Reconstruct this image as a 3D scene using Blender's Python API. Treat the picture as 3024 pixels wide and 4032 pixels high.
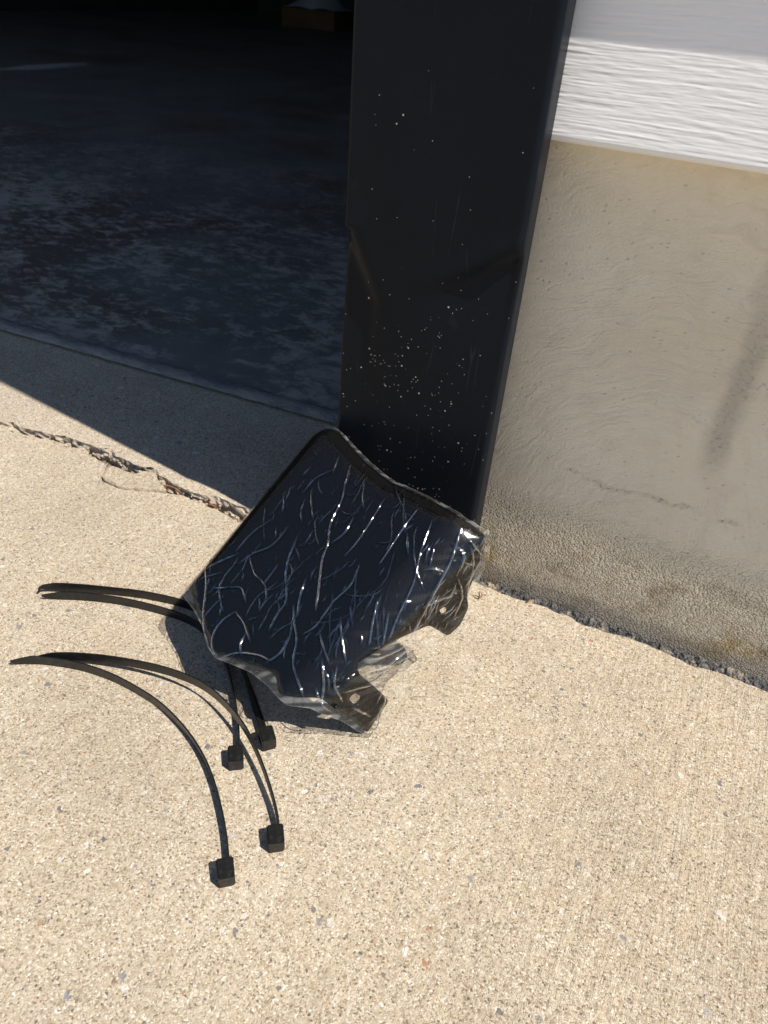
import bpy, bmesh, math, random
import numpy as np
from mathutils import Vector, Matrix, noise
from mathutils.geometry import delaunay_2d_cdt

# ---------------------------------------------------------------- camera geometry
H = 0.42                                   # camera height above the driveway, metres
F_PX = 2940.0; CX, CY = 1512.0, 2016.0
_n = np.array([-357.0, 4061.0, F_PX]); _n /= np.linalg.norm(_n)
_x = np.array([7986.0, 2827.0, -F_PX]); _x -= _x.dot(_n) * _n; _x /= np.linalg.norm(_x)
_z = -_n; _y = np.cross(_z, _x)
RW = np.array([_x, _y, _z])                # world = RW @ camera(x right, y down, z forward)
CAM = np.array([0.0, 0.0, H])
def ray(p):
    d = np.array([p[0] - CX, p[1] - CY, F_PX]); return RW @ (d / np.linalg.norm(d))
def at_z(p, z=0.0):
    d = ray(p); return CAM + d * ((z - H) / d[2])
def at_y(p, y):
    d = ray(p); return CAM + d * (y / d[1])
def on_plane(p, P0, N):
    d = ray(p); return CAM + d * (np.dot(P0 - CAM, N) / np.dot(d, N))

scene = bpy.context.scene
C = scene.collection
for o in list(bpy.data.objects): bpy.data.objects.remove(o)

cam_d = bpy.data.cameras.new("camera"); cam = bpy.data.objects.new("camera", cam_d); C.objects.link(cam)
cam_d.sensor_fit = 'VERTICAL'; cam_d.sensor_height = 36.0; cam_d.sensor_width = 27.0
cam_d.lens = 36.0 * F_PX / 4032.0
cam_d.clip_start = 0.02; cam_d.clip_end = 400
m = RW @ np.diag([1.0, -1.0, -1.0])
M4 = Matrix.Identity(4)
for i in range(3):
    for j in range(3): M4[i][j] = m[i][j]
M4.translation = Vector(CAM)
cam.matrix_world = M4
cam_d.dof.use_dof = True; cam_d.dof.focus_distance = 0.47; cam_d.dof.aperture_fstop = 20.0
scene.camera = cam

# ---------------------------------------------------------------- light
SUN_EL, SUN_AZ = math.radians(57.0), math.radians(8.0)     # from the right (+x), a little from the front (-y)
sdir = Vector((math.cos(SUN_AZ) * math.cos(SUN_EL), -math.sin(SUN_AZ) * math.cos(SUN_EL), math.sin(SUN_EL)))
w = bpy.data.worlds.new("World"); scene.world = w; w.use_nodes = True
wn = w.node_tree.nodes; wl = w.node_tree.links; wn.clear()
sky = wn.new('ShaderNodeTexSky'); sky.sky_type = 'NISHITA'; sky.sun_disc = False
sky.sun_elevation = SUN_EL
sky.sun_rotation = math.atan2(sdir.x, sdir.y)
sky.air_density = 1.0; sky.dust_density = 0.3; sky.ozone_density = 1.2
bg = wn.new('ShaderNodeBackground'); bg.inputs['Strength'].default_value = 0.075
wo = wn.new('ShaderNodeOutputWorld'); wl.new(sky.outputs[0], bg.inputs[0]); wl.new(bg.outputs[0], wo.inputs[0])
sun_d = bpy.data.lights.new("sun", 'SUN'); sun_d.energy = 4.6; sun_d.angle = math.radians(0.5); sun_d.color = (1.0, 0.94, 0.84)
sun = bpy.data.objects.new("sun", sun_d); C.objects.link(sun)
sun.rotation_euler = (-sdir).to_track_quat('-Z', 'Y').to_euler(); sun.location = (3, -2, 5)
vs = scene.view_settings
vs.view_transform = 'Standard'; vs.look = 'None'; vs.gamma = 1.0; vs.use_curve_mapping = False; vs.exposure = 0.54

random.seed(7); rng = np.random.default_rng(7)

# ---------------------------------------------------------------- helpers
def mesh_obj(name, verts, faces, mat=None, parent=None, smooth=False):
    me = bpy.data.meshes.new(name)
    me.from_pydata([tuple(map(float, v)) for v in verts], [], [tuple(map(int, f)) for f in faces]); me.update()
    o = bpy.data.objects.new(name, me); C.objects.link(o)
    if mat: me.materials.append(mat)
    if parent: o.parent = parent
    if smooth: me.shade_smooth()
    return o
def bm_obj(name, bm, mat=None, parent=None, smooth=False):
    me = bpy.data.meshes.new(name); bm.normal_update(); bm.to_mesh(me); bm.free()
    o = bpy.data.objects.new(name, me); C.objects.link(o)
    if mat: me.materials.append(mat)
    if parent: o.parent = parent
    if smooth: me.shade_smooth()
    return o
def thing(name, label, cat, loc=(0, 0, 0), group=None):
    o = bpy.data.objects.new(name, None); C.objects.link(o); o.location = loc
    o.empty_display_size = 0.05
    tag(o, label, cat, group); return o
def tag(o, label, cat, group=None):
    o['label'] = label; o['category'] = cat
    if group: o['group'] = group
    return o
def struct(o): o['kind'] = 'structure'; return o
def box_bm(x0, x1, y0, y1, z0, z1, bevel=0.0, seg=2, bm=None):
    own = bm is None
    b = bmesh.new()
    vs_ = [b.verts.new(c) for c in ((x0, y0, z0), (x1, y0, z0), (x1, y1, z0), (x0, y1, z0), (x0, y0, z1), (x1, y0, z1), (x1, y1, z1), (x0, y1, z1))]
    for f in ((0, 3, 2, 1), (4, 5, 6, 7), (0, 1, 5, 4), (1, 2, 6, 5), (2, 3, 7, 6), (3, 0, 4, 7)): b.faces.new([vs_[i] for i in f])
    if bevel: bmesh.ops.bevel(b, geom=list(b.edges), offset=bevel, segments=seg, affect='EDGES', profile=0.5)
    return b
def catmull(pts, n=12):
    P = [np.array(p, float) for p in pts]; P = [2 * P[0] - P[1]] + P + [2 * P[-1] - P[-2]]
    out = []
    for i in range(1, len(P) - 2):
        p0, p1, p2, p3 = P[i - 1], P[i], P[i + 1], P[i + 2]
        for k in range(n):
            t = k / n
            out.append(0.5 * (2 * p1 + (p2 - p0) * t + (2 * p0 - 5 * p1 + 4 * p2 - p3) * t * t + (3 * p1 - p0 - 3 * p2 + p3) * t ** 3))
    out.append(P[-2]); return np.array(out)
def in_poly(x, y, poly):
    poly = np.asarray(poly); inside = np.zeros(np.shape(x), bool)
    x0, y0 = poly[:, 0], poly[:, 1]; x1, y1 = np.roll(x0, -1), np.roll(y0, -1)
    for a, b, c, d in zip(x0, y0, x1, y1):
        cond = (b > y) != (d > y)
        with np.errstate(divide='ignore', invalid='ignore'):
            inside ^= cond & (x < (c - a) * (y - b) / (d - b + 1e-18) + a)
    return inside
def seg_dist(x, y, line):
    best = np.full(np.shape(x), 1e9)
    for (a, b), (c, d) in zip(line[:-1], line[1:]):
        dx, dy = c - a, d - b; L = dx * dx + dy * dy + 1e-18
        t = np.clip(((x - a) * dx + (y - b) * dy) / L, 0, 1)
        best = np.minimum(best, np.hypot(x - a - t * dx, y - b - t * dy))
    return best

# ---------------------------------------------------------------- material kit
class NT:
    def __init__(s, name):
        s.m = bpy.data.materials.new(name); s.m.use_nodes = True
        s.t = s.m.node_tree; s.n = s.t.nodes; s.l = s.t.links
        s.b = s.n['Principled BSDF']; s.out = s.n['Material Output']
        s.co = s.n.new('ShaderNodeTexCoord').outputs['Object']
    def link(s, a, b): s.l.new(a, b)
    def put(s, sock, v):
        if isinstance(v, bpy.types.NodeSocket): s.l.new(v, sock)
        elif isinstance(v, (tuple, list)) and len(v) == 3 and sock.type == 'RGBA': sock.default_value = (*v, 1)
        else: sock.default_value = v
    def map(s, scale=(1, 1, 1), rot=(0, 0, 0), loc=(0, 0, 0), co=None):
        n = s.n.new('ShaderNodeMapping'); n.inputs['Scale'].default_value = scale; n.inputs['Rotation'].default_value = rot; n.inputs['Location'].default_value = loc
        s.l.new(co or s.co, n.inputs['Vector']); return n.outputs[0]
    def noise(s, scale, detail=3, rough=0.55, co=None, dist=0.0):
        n = s.n.new('ShaderNodeTexNoise'); n.inputs['Scale'].default_value = scale; n.inputs['Detail'].default_value = detail
        n.inputs['Roughness'].default_value = rough; n.inputs['Distortion'].default_value = dist
        s.l.new(co or s.co, n.inputs['Vector']); return n.outputs['Fac']
    def voro(s, scale, co=None, feature='F1', rand=1.0):
        n = s.n.new('ShaderNodeTexVoronoi'); n.feature = feature; n.inputs['Scale'].default_value = scale; n.inputs['Randomness'].default_value = rand
        s.l.new(co or s.co, n.inputs['Vector']); return n
    def ramp(s, fac, stops, mode='LINEAR'):
        n = s.n.new('ShaderNodeValToRGB'); n.color_ramp.interpolation = mode
        e = n.color_ramp.elements
        while len(e) > 1: e.remove(e[-1])
        for i, (p, c) in enumerate(stops):
            q = e[0] if i == 0 else e.new(p)
            q.position = p; q.color = (*c, 1) if isinstance(c, (tuple, list)) else (c, c, c, 1)
        s.l.new(fac, n.inputs[0]); return n.outputs[0]
    def math(s, op, a, b=None, c=None, clamp=False):
        n = s.n.new('ShaderNodeMath'); n.operation = op; n.use_clamp = clamp
        for i, v in enumerate((a, b, c)):
            if v is not None: s.put(n.inputs[i], v)
        return n.outputs[0]
    def mix(s, fac, a, b, mode='MIX'):
        n = s.n.new('ShaderNodeMix'); n.data_type = 'RGBA'; n.blend_type = mode
        s.put(n.inputs[0], fac); s.put(n.inputs[6], a); s.put(n.inputs[7], b); return n.outputs[2]
    def sep(s, v):
        n = s.n.new('ShaderNodeSeparateXYZ'); s.l.new(v, n.inputs[0]); return n.outputs
    def sepc(s, v):
        n = s.n.new('ShaderNodeSeparateColor'); s.l.new(v, n.inputs[0]); return n.outputs
    def comb(s, x, y, z):
        n = s.n.new('ShaderNodeCombineXYZ')
        for i, v in enumerate((x, y, z)): s.put(n.inputs[i], v)
        return n.outputs[0]
    def smooth(s, v, a, b):
        n = s.n.new('ShaderNodeMapRange'); n.interpolation_type = 'SMOOTHSTEP'
        n.inputs['From Min'].default_value = a; n.inputs['From Max'].default_value = b
        s.put(n.inputs['Value'], v); return n.outputs[0]
    def bump(s, h, dist, strength=1.0, nrm=None):
        n = s.n.new('ShaderNodeBump'); n.inputs['Strength'].default_value = strength; n.inputs['Distance'].default_value = dist
        s.l.new(h, n.inputs['Height'])
        if nrm: s.l.new(nrm, n.inputs['Normal'])
        return n.outputs[0]
    def done(s, col=None, rough=None, nrm=None, spec=None, **kw):
        if col is not None: s.put(s.b.inputs['Base Color'], col)
        if rough is not None: s.put(s.b.inputs['Roughness'], rough)
        if nrm is not None: s.put(s.b.inputs['Normal'], nrm)
        if spec is not None: s.put(s.b.inputs['Specular IOR Level'], spec)
        for k, v in kw.items(): s.put(s.b.inputs[k], v)
        return s.m

def concrete_mat(name, tint=(1, 1, 1), broom=True):
    k = NT(name)
    wob = k.n.new('ShaderNodeTexNoise'); wob.inputs['Scale'].default_value = 420; wob.inputs['Detail'].default_value = 2
    k.link(k.co, wob.inputs['Vector'])
    sub = k.n.new('ShaderNodeVectorMath'); sub.operation = 'MULTIPLY_ADD'
    k.link(wob.outputs['Color'], sub.inputs[0]); sub.inputs[1].default_value = (0.0022, 0.0022, 0.0022); k.link(k.co, sub.inputs[2])
    co = sub.outputs[0]
    wob2 = k.n.new('ShaderNodeTexNoise'); wob2.inputs['Scale'].default_value = 210; wob2.inputs['Detail'].default_value = 3
    k.link(k.co, wob2.inputs['Vector'])
    sub2 = k.n.new('ShaderNodeVectorMath'); sub2.operation = 'MULTIPLY_ADD'
    k.link(wob2.outputs['Color'], sub2.inputs[0]); sub2.inputs[1].default_value = (.007, .007, .007); k.link(k.co, sub2.inputs[2])
    co2 = sub2.outputs[0]
    g = k.voro(1000, co); gr = k.sepc(g.outputs['Color'])
    grain = k.ramp(gr[0], [(0, (.20, .16, .115)), (.07, (.33, .265, .185)), (.2, (.44, .36, .262)), (.45, (.52, .435, .325)), (.75, (.575, .49, .375)), (.93, (.66, .59, .48)), (1, (.76, .71, .63))])
    n1 = k.noise(900, 4, .7)
    grain = k.mix(k.math('MULTIPLY', k.smooth(n1, .5, .75), .55), grain, (.30, .245, .175))
    # coarse sand grains, irregular, in grey / rust / white / charcoal
    s1 = k.voro(430, co); c1 = k.sepc(s1.outputs['Color'])
    col1 = k.ramp(c1[1], [(0, (.11, .11, .125)), (.34, (.30, .27, .25)), (.5, (.33, .165, .085)), (.62, (.20, .13, .10)), (.7, (.72, .70, .66)), (1, (.82, .80, .76))], 'CONSTANT')
    m1 = k.math('MULTIPLY', k.math('GREATER_THAN', c1[0], .85), k.math('LESS_THAN', s1.outputs['Distance'], k.math('ADD', .2, k.math('MULTIPLY', c1[2], .25))))
    s2 = k.voro(165, co2); c2 = k.sepc(s2.outputs['Color'])
    col2 = k.ramp(c2[1], [(0, (.13, .14, .16)), (.35, (.24, .25, .27)), (.52, (.36, .19, .10)), (.62, (.62, .60, .55)), (.8, (.70, .69, .66))], 'CONSTANT')
    m2 = k.math('MULTIPLY', k.math('GREATER_THAN', c2[0], .925), k.math('LESS_THAN', s2.outputs['Distance'], k.math('ADD', .12, k.math('MULTIPLY', c2[2], .26))))
    col = k.mix(k.math('MULTIPLY', m1, .85), grain, col1)
    col = k.mix(k.math('MULTIPLY', m2, .8), col, col2)
    s3 = k.voro(75, co2); c3 = k.sepc(s3.outputs['Color'])
    col3 = k.ramp(c3[1], [(0, (.19, .20, .22)), (.45, (.48, .48, .47)), (.75, (.66, .64, .60))], 'CONSTANT')
    m3 = k.math('MULTIPLY', k.math('GREATER_THAN', c3[0], .945), k.math('LESS_THAN', s3.outputs['Distance'], k.math('ADD', .1, k.math('MULTIPLY', c3[2], .22))))
    col = k.mix(k.math('MULTIPLY', m3, .7), col, col3)
    big = k.noise(9, 4, .6)
    col = k.mix(k.smooth(big, .35, .7), col, k.mix(1.0, col, (.90, .90, .92), 'MULTIPLY'))
    mid = k.noise(55, 3, .6)
    col = k.mix(k.math('MULTIPLY', k.smooth(mid, .52, .72), .35), col, (.42, .345, .25))
    patch = k.noise(3.1, 5, .62, k.map((1, 1, 1), loc=(.4, .7, 0)))
    col = k.mix(k.math('MULTIPLY', k.smooth(patch, .42, .66), .5), col, k.mix(1.0, col, (.86, .84, .80), 'MULTIPLY'))
    pale = k.smooth(k.noise(17, 5, .65, k.map((1, .55, 1))), .58, .75)
    col = k.mix(k.math('MULTIPLY', pale, .3), col, (.66, .60, .52))
    col = k.mix(1.0, col, tint, 'MULTIPLY')
    fine = k.noise(1500, 3, .6)
    hgt = k.math('ADD', k.math('MULTIPLY', g.outputs['Distance'], -.6), k.math('MULTIPLY', n1, 1.3))
    hgt = k.math('ADD', hgt, k.math('MULTIPLY', fine, .4))
    nb = k.bump(hgt, .0010, .8)
    if broom:
        bco = k.map((150, 14, 1), (0, 0, math.radians(-13)))
        bn = k.noise(1.0, 5, .66, bco, 1.4)
        mask = k.smooth(k.sep(k.co)[0], -.10, .12)
        nb = k.bump(k.math('MULTIPLY', bn, k.math('ADD', .2, k.math('MULTIPLY', mask, .8))), .0028, .7, nb)
    nb = k.bump(k.noise(60, 4, .6), .004, .5, nb)
    return k.done(col, .92, nb, .25)

MAT_CONC = concrete_mat("driveway_concrete", (.985, .985, .99))
MAT_APRON = concrete_mat("apron_concrete", (1.0, 1.01, 1.05), False)

def mk_broken():
    k = NT("broken_concrete")
    c = k.ramp(k.noise(130, 5, .65), [(.25, (.30, .24, .18)), (.5, (.52, .43, .33)), (.75, (.68, .58, .46))])
    st = k.voro(260); m1 = k.math('GREATER_THAN', k.sepc(st.outputs['Color'])[0], .78)
    c = k.mix(k.math('MULTIPLY', m1, .6), c, (.25, .23, .22))
    return k.done(c, .95, k.bump(k.noise(420, 5, .7), .0025, .9), .2)
MAT_BROKEN = mk_broken()
k = NT("soil"); MAT_SOIL = k.done(k.ramp(k.noise(200, 5), [(.3, (.14, .11, .08)), (.7, (.30, .24, .18))]), .98, k.bump(k.noise(300, 4), .004), .1)

def mk_floor():
    k = NT("garage_floor_paint")
    a = k.noise(34, 7, .74, k.map((1.0, 1.4, 1), (0, 0, .25)), .35); b = k.noise(3.2, 3, .6)
    worn = k.smooth(k.math('ADD', a, k.math('MULTIPLY', k.math('SUBTRACT', b, .5), .7)), .45, .64)
    y = k.sep(k.co)[1]
    near = k.math('SUBTRACT', 1.0, k.smooth(y, .95, 1.9))
    worn = k.math('MULTIPLY', worn, k.math('ADD', k.math('MULTIPLY', near, .75), .25))
    bare = k.ramp(k.noise(40, 4), [(.3, (.32, .29, .26)), (.7, (.42, .38, .345))])
    paint = k.ramp(k.noise(7, 4), [(.3, (.15, .148, .142)), (.7, (.205, .20, .192))])
    brown = k.mix(k.math('MULTIPLY', k.smooth(k.noise(1.7, 3, .6, k.map((1, 1, 1), loc=(3.1, 1.7, 0))), .48, .62), .8), paint, (.13, .105, .08))
    c = k.mix(worn, brown, bare)
    p0 = at_z((-60, 296), 0.0); p1 = at_z((360, 262), 0.0)              # pale streak of reflected light, painted into the floor colour
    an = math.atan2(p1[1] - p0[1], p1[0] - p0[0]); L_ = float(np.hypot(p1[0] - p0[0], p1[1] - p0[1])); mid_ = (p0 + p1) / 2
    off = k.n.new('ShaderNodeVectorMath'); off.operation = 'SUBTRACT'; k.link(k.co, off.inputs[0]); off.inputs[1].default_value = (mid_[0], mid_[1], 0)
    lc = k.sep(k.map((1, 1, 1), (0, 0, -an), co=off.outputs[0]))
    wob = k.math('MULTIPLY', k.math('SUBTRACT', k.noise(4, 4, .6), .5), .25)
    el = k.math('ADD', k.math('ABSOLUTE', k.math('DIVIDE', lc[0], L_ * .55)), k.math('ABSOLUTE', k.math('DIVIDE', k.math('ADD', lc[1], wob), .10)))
    light_streak = k.math('SUBTRACT', 1.0, k.smooth(el, .45, 1.25))
    c = k.mix(k.math('MULTIPLY', light_streak, .8), c, (.62, .63, .64))
    return k.done(c, k.math('ADD', .5, k.math('MULTIPLY', worn, .35)), k.bump(k.noise(180, 4), .001, .4), .3)
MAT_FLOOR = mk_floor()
def mk_nose():
    k = NT("worn_blue_nosing")
    a = k.noise(70, 5, .7, k.map((.35, 1, 1)), .3)
    c = k.ramp(a, [(.35, (.11, .125, .14)), (.48, (.19, .19, .185)), (.62, (.27, .255, .235)), (.75, (.36, .335, .30))])
    return k.done(c, .7, k.bump(k.noise(300, 5), .002, .7), .25)
MAT_NOSE = mk_nose()

def mk_foundation():
    YW_ = 1.1684 * H
    k = NT("parged_foundation")
    s = k.sep(k.co); x, z = s[0], s[2]
    big = k.noise(6, 5, .6); mid = k.noise(38, 5, .65)
    c = k.ramp(big, [(.3, (.67, .595, .475)), (.5, (.745, .675, .55)), (.7, (.79, .73, .605))])
    c = k.mix(k.math('MULTIPLY', k.smooth(mid, .45, .75), .3), c, (.53, .47, .385))
    # rusty and damp stains with their own outline
    rust = k.smooth(k.noise(14, 5, .7, k.map((1, 1, 1.8), loc=(.37, 0, .21))), .60, .72)
    spk = k.smooth(k.noise(330, 4, .7), .5, .66)
    c = k.mix(k.math('MULTIPLY', k.math('MULTIPLY', rust, spk), .8), c, (.20, .13, .07))
    # yellow-ochre tint in the low rough coat
    low = k.math('SUBTRACT', 1.0, k.smooth(z, .03, .10))
    och = k.math('MULTIPLY', k.smooth(k.noise(22, 4, .6), .5, .68), low)
    c = k.mix(k.math('MULTIPLY', och, .75), c, (.46, .33, .14))
    dk = k.math('MULTIPLY', k.smooth(k.noise(19, 5, .65, k.map((1, 1, 1.6), loc=(1.1, 0, .4))), .53, .68), low)
    c = k.mix(k.math('MULTIPLY', dk, .7), c, (.16, .125, .08))
    # a dark dribble down the coat and a hairline crack across it
    wx = k.math('ADD', x, k.math('MULTIPLY', k.math('SUBTRACT', k.noise(30, 4), .5), .022))
    band = k.math('SUBTRACT', 1.0, k.smooth(k.math('ABSOLUTE', k.math('SUBTRACT', wx, float(at_y((2940, 1450), YW_)[0]))), .003, .014))
    zr = k.math('MULTIPLY', k.smooth(z, .145, .185), k.math('SUBTRACT', 1.0, k.smooth(z, .24, .33)))
    drib = k.math('MULTIPLY', k.math('MULTIPLY', band, zr), k.math('ADD', .6, k.math('MULTIPLY', spk, .4)))
    c = k.mix(k.math('MULTIPLY', drib, .62), c, (.24, .205, .17))
    wz = k.math('ADD', z, k.math('MULTIPLY', k.math('SUBTRACT', k.noise(17, 5, .7), .5), .03))
    cr = k.math('SUBTRACT', 1.0, k.smooth(k.math('ABSOLUTE', k.math('SUBTRACT', wz, .128)), .0004, .0034))
    cr = k.math('MULTIPLY', cr, k.math('MULTIPLY', k.smooth(k.noise(26, 3), .42, .58), k.math('ADD', .25, k.math('MULTIPLY', spk, .75))))
    c = k.mix(k.math('MULTIPLY', cr, .8), c, (.22, .18, .15))
    # mortar smear near the ground, greyer
    gz = k.math('SUBTRACT', 1.0, k.smooth(k.math('ADD', z, k.math('MULTIPLY', mid, .02)), .022, .034))
    c = k.mix(k.math('MULTIPLY', gz, .6), c, (.30, .27, .245))
    pit0 = k.smooth(k.noise(210, 3, .6), .66, .72)
    c = k.mix(k.math('MULTIPLY', pit0, .2), c, (.38, .33, .27))
    # relief: gritty below, trowel arcs above
    grit = k.noise(520, 3, .6); grit2 = k.voro(600)
    dx = k.math('SUBTRACT', x, -.02); dz = k.math('SUBTRACT', z, .10)
    wv = k.math('MULTIPLY', k.math('SUBTRACT', k.noise(8, 4, .6), .5), .085)
    rad = k.math('SQRT', k.math('ADD', k.math('MULTIPLY', dx, dx), k.math('MULTIPLY', dz, dz)))
    ang = k.math('ARCTAN2', dz, dx)
    arcs = k.noise(1.0, 4, .6, k.comb(k.math('MULTIPLY', k.math('ADD', rad, wv), 200), k.math('MULTIPLY', ang, 2.2), 0.0), .3)
    up = k.smooth(z, .06, .11)
    c = k.mix(k.math('MULTIPLY', k.math('MULTIPLY', k.smooth(arcs, .45, .7), k.math('MULTIPLY', up, k.smooth(k.noise(11, 4, .6), .38, .65))), .22), c, (.45, .385, .295))
    h1 = k.math('MULTIPLY', k.math('ADD', k.math('MULTIPLY', grit, .5), k.math('MULTIPLY', grit2.outputs['Distance'], -1.1)), k.math('SUBTRACT', 1.0, k.math('MULTIPLY', up, .93)))
    nb = k.bump(h1, .0034, .95)
    nb = k.bump(k.math('MULTIPLY', arcs, k.math('ADD', .25, k.math('MULTIPLY', k.math('MULTIPLY', up, k.smooth(k.noise(9, 3, .6), .3, .62)), .75))), .0021, .75, nb)
    pv = k.voro(240, k.map((1, 1, 1.5))); pit = k.math('MULTIPLY', k.math('GREATER_THAN', k.sepc(pv.outputs['Color'])[0], .88), k.math('SUBTRACT', 1.0, k.smooth(pv.outputs['Distance'], .05, .38)))
    nb = k.bump(pit, -.0010, .6, nb)
    nb = k.bump(k.noise(900, 4, .7), .0006, .6, nb)
    return k.done(c, .93, nb, .2)
MAT_FOUND = mk_foundation()

def mk_siding():
    k = NT("white_vinyl_siding")
    c = k.mix(k.smooth(k.noise(8, 4), .35, .7), (.84, .83, .825), (.81, .80, .80))
    g = k.noise(1.0, 4, .6, k.map((60, 1, 900)), .5)
    return k.done(c, .5, k.bump(g, .0004, .3), .35)
MAT_SIDING = mk_siding()

def mk_trim():
    k = NT("black_wrapped_trim")
    s = k.sep(k.co)
    # pale paint flecks, crowded low down in the middle of the face
    v = k.voro(520); vc = k.sepc(v.outputs['Color'])
    xm = k.math('SUBTRACT', 1.0, k.smooth(k.math('ABSOLUTE', k.math('SUBTRACT', s[0], .052)), .008, .055))
    cl = k.math('ADD', k.math('MULTIPLY', k.math('MULTIPLY', k.smooth(k.noise(30, 4, .6), .44, .72), xm), .24), .012)
    zc = k.math('SUBTRACT', 1.0, k.smooth(k.math('ABSOLUTE', k.math('SUBTRACT', s[2], .15)), .02, .13))
    den = k.math('MULTIPLY', cl, k.math('ADD', .12, k.math('MULTIPLY', zc, .95)))
    fl = k.math('MULTIPLY', k.math('LESS_THAN', vc[0], den), k.math('LESS_THAN', v.outputs['Distance'], k.math('MULTIPLY', vc[1], .34)))
    v2 = k.voro(900); f2 = k.math('MULTIPLY', k.math('LESS_THAN', k.sepc(v2.outputs['Color'])[0], k.math('MULTIPLY', den, .55)), k.math('LESS_THAN', v2.outputs['Distance'], .3))
    fl = k.math('MAXIMUM', fl, f2)
    # hair scratches
    scr = None
    for i, (a, sc) in enumerate(((.5, 26), (-1.05, 20), (1.3, 24))):
        q = k.voro(sc, k.map((1, 0.02, .06), (0, a, 0), (.3 * i, 0, .7 * i)), 'DISTANCE_TO_EDGE')
        t = k.math('MULTIPLY', k.math('LESS_THAN', q.outputs['Distance'], .0045), k.smooth(k.noise(13 + 3 * i, 2), .56, .66))
        scr = t if scr is None else k.math('MAXIMUM', scr, t)
    dust = k.smooth(k.noise(60, 5, .7), .45, .8)
    base = k.mix(k.math('MULTIPLY', dust, .3), (.0052, .0078, .0122), (.010, .0135, .0185))
    base = k.mix(k.math('MULTIPLY', scr, .07), base, (.2, .2, .2))
    base = k.mix(fl, base, (.50, .47, .40))
    rough = k.math('ADD', .30, k.math('MULTIPLY', dust, .16))
    nb = k.bump(k.noise(34, 3, .5, k.map((1, 1, .5))), .0012, .25)
    nb = k.bump(k.noise(1100, 2), .0002, .3, nb)
    return k.done(base, rough, nb, .1)
MAT_TRIM = mk_trim()

k = NT("black_plastic"); MAT_PLASTIC = k.done((.006, .006, .0066), k.math('ADD', .13, k.math('MULTIPLY', k.noise(30, 3), .1)), None, .36)
def mk_film():
    k = NT("clear_film")
    tr = k.n.new('ShaderNodeBsdfTransparent'); tr.inputs[0].default_value = (.97, .97, .96, 1)
    gl = k.n.new('ShaderNodeBsdfGlossy'); gl.inputs['Roughness'].default_value = .06; gl.inputs[0].default_value = (1, 1, 1, 1)
    df = k.n.new('ShaderNodeBsdfDiffuse'); df.inputs[0].default_value = (.8, .8, .78, 1)
    nb = k.bump(k.noise(170, 3, .6, k.map((1, 1, 1)), .5), .0006, .18)
    k.link(nb, gl.inputs['Normal'])
    fr = k.n.new('ShaderNodeFresnel'); fr.inputs[0].default_value = 1.5; k.link(nb, fr.inputs['Normal'])
    geo = k.n.new('ShaderNodeNewGeometry')
    pl = k.n.new('ShaderNodeAttribute'); pl.attribute_name = 'pleat'      # gathered pleats are several layers thick
    f2 = k.math('MULTIPLY', fr.outputs[0], k.math('ADD', .5, k.math('MULTIPLY', pl.outputs['Fac'], 6.0)), clamp=True)
    m1 = k.n.new('ShaderNodeMixShader'); k.link(f2, m1.inputs[0]); k.link(tr.outputs[0], m1.inputs[1]); k.link(gl.outputs[0], m1.inputs[2])
    at = k.n.new('ShaderNodeAttribute'); at.attribute_name = 'haze'
    m2 = k.n.new('ShaderNodeMixShader'); k.link(at.outputs['Fac'], m2.inputs[0]); k.link(m1.outputs[0], m2.inputs[1]); k.link(df.outputs[0], m2.inputs[2])
    k.link(m2.outputs[0], k.out.inputs[0]); k.n.remove(k.b)
    return k.m
MAT_FILM = mk_film()
def mk_nylon():
    k = NT("black_nylon")
    c = k.mix(k.smooth(k.noise(260, 4, .7), .45, .75), (.009, .0095, .010), (.022, .0215, .0205))
    return k.done(c, .30, k.bump(k.noise(700, 3), .0003, .4), .4)
MAT_NYLON = mk_nylon()
k = NT("nylon_slot"); MAT_SLOT = k.done((.006, .006, .006), .6, None, .2)
def mk_tar():
    k = NT("gritty_dark_filler")
    v = k.voro(420); c = k.ramp(k.sepc(v.outputs['Color'])[0], [(0, (.03, .03, .033)), (.45, (.075, .074, .076)), (.85, (.11, .105, .10)), (1, (.17, .16, .148))])
    c = k.mix(k.smooth(k.noise(60, 5, .65), .5, .66), c, k.ramp(k.noise(500, 3), [(.3, (.26, .21, .16)), (.7, (.42, .36, .28))]))
    return k.done(c, .9, k.bump(k.math('MULTIPLY', v.outputs['Distance'], -1), .0016, .8), .3)
MAT_TAR = mk_tar()
k = NT("dry_brown_leaf"); MAT_LEAF = k.done(k.ramp(k.noise(300, 3), [(.3, (.17, .06, .025)), (.7, (.36, .15, .07))]), .8, None, .2)
k = NT("dark_interior_wall"); MAT_INT = k.done(k.ramp(k.noise(3, 4), [(.3, (.035, .034, .034)), (.7, (.06, .058, .055))]), .9, None, .2)
k = NT("cardboard"); MAT_CARD = k.done(k.ramp(k.noise(12, 4), [(.3, (.09, .055, .028)), (.7, (.13, .08, .045))]), .85, None, .2)
k = NT("pale_blue_sheet"); MAT_SHEET = k.done(k.ramp(k.noise(9, 4), [(.3, (.28, .32, .38)), (.7, (.38, .42, .47))]), .6, None, .3)

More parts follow.
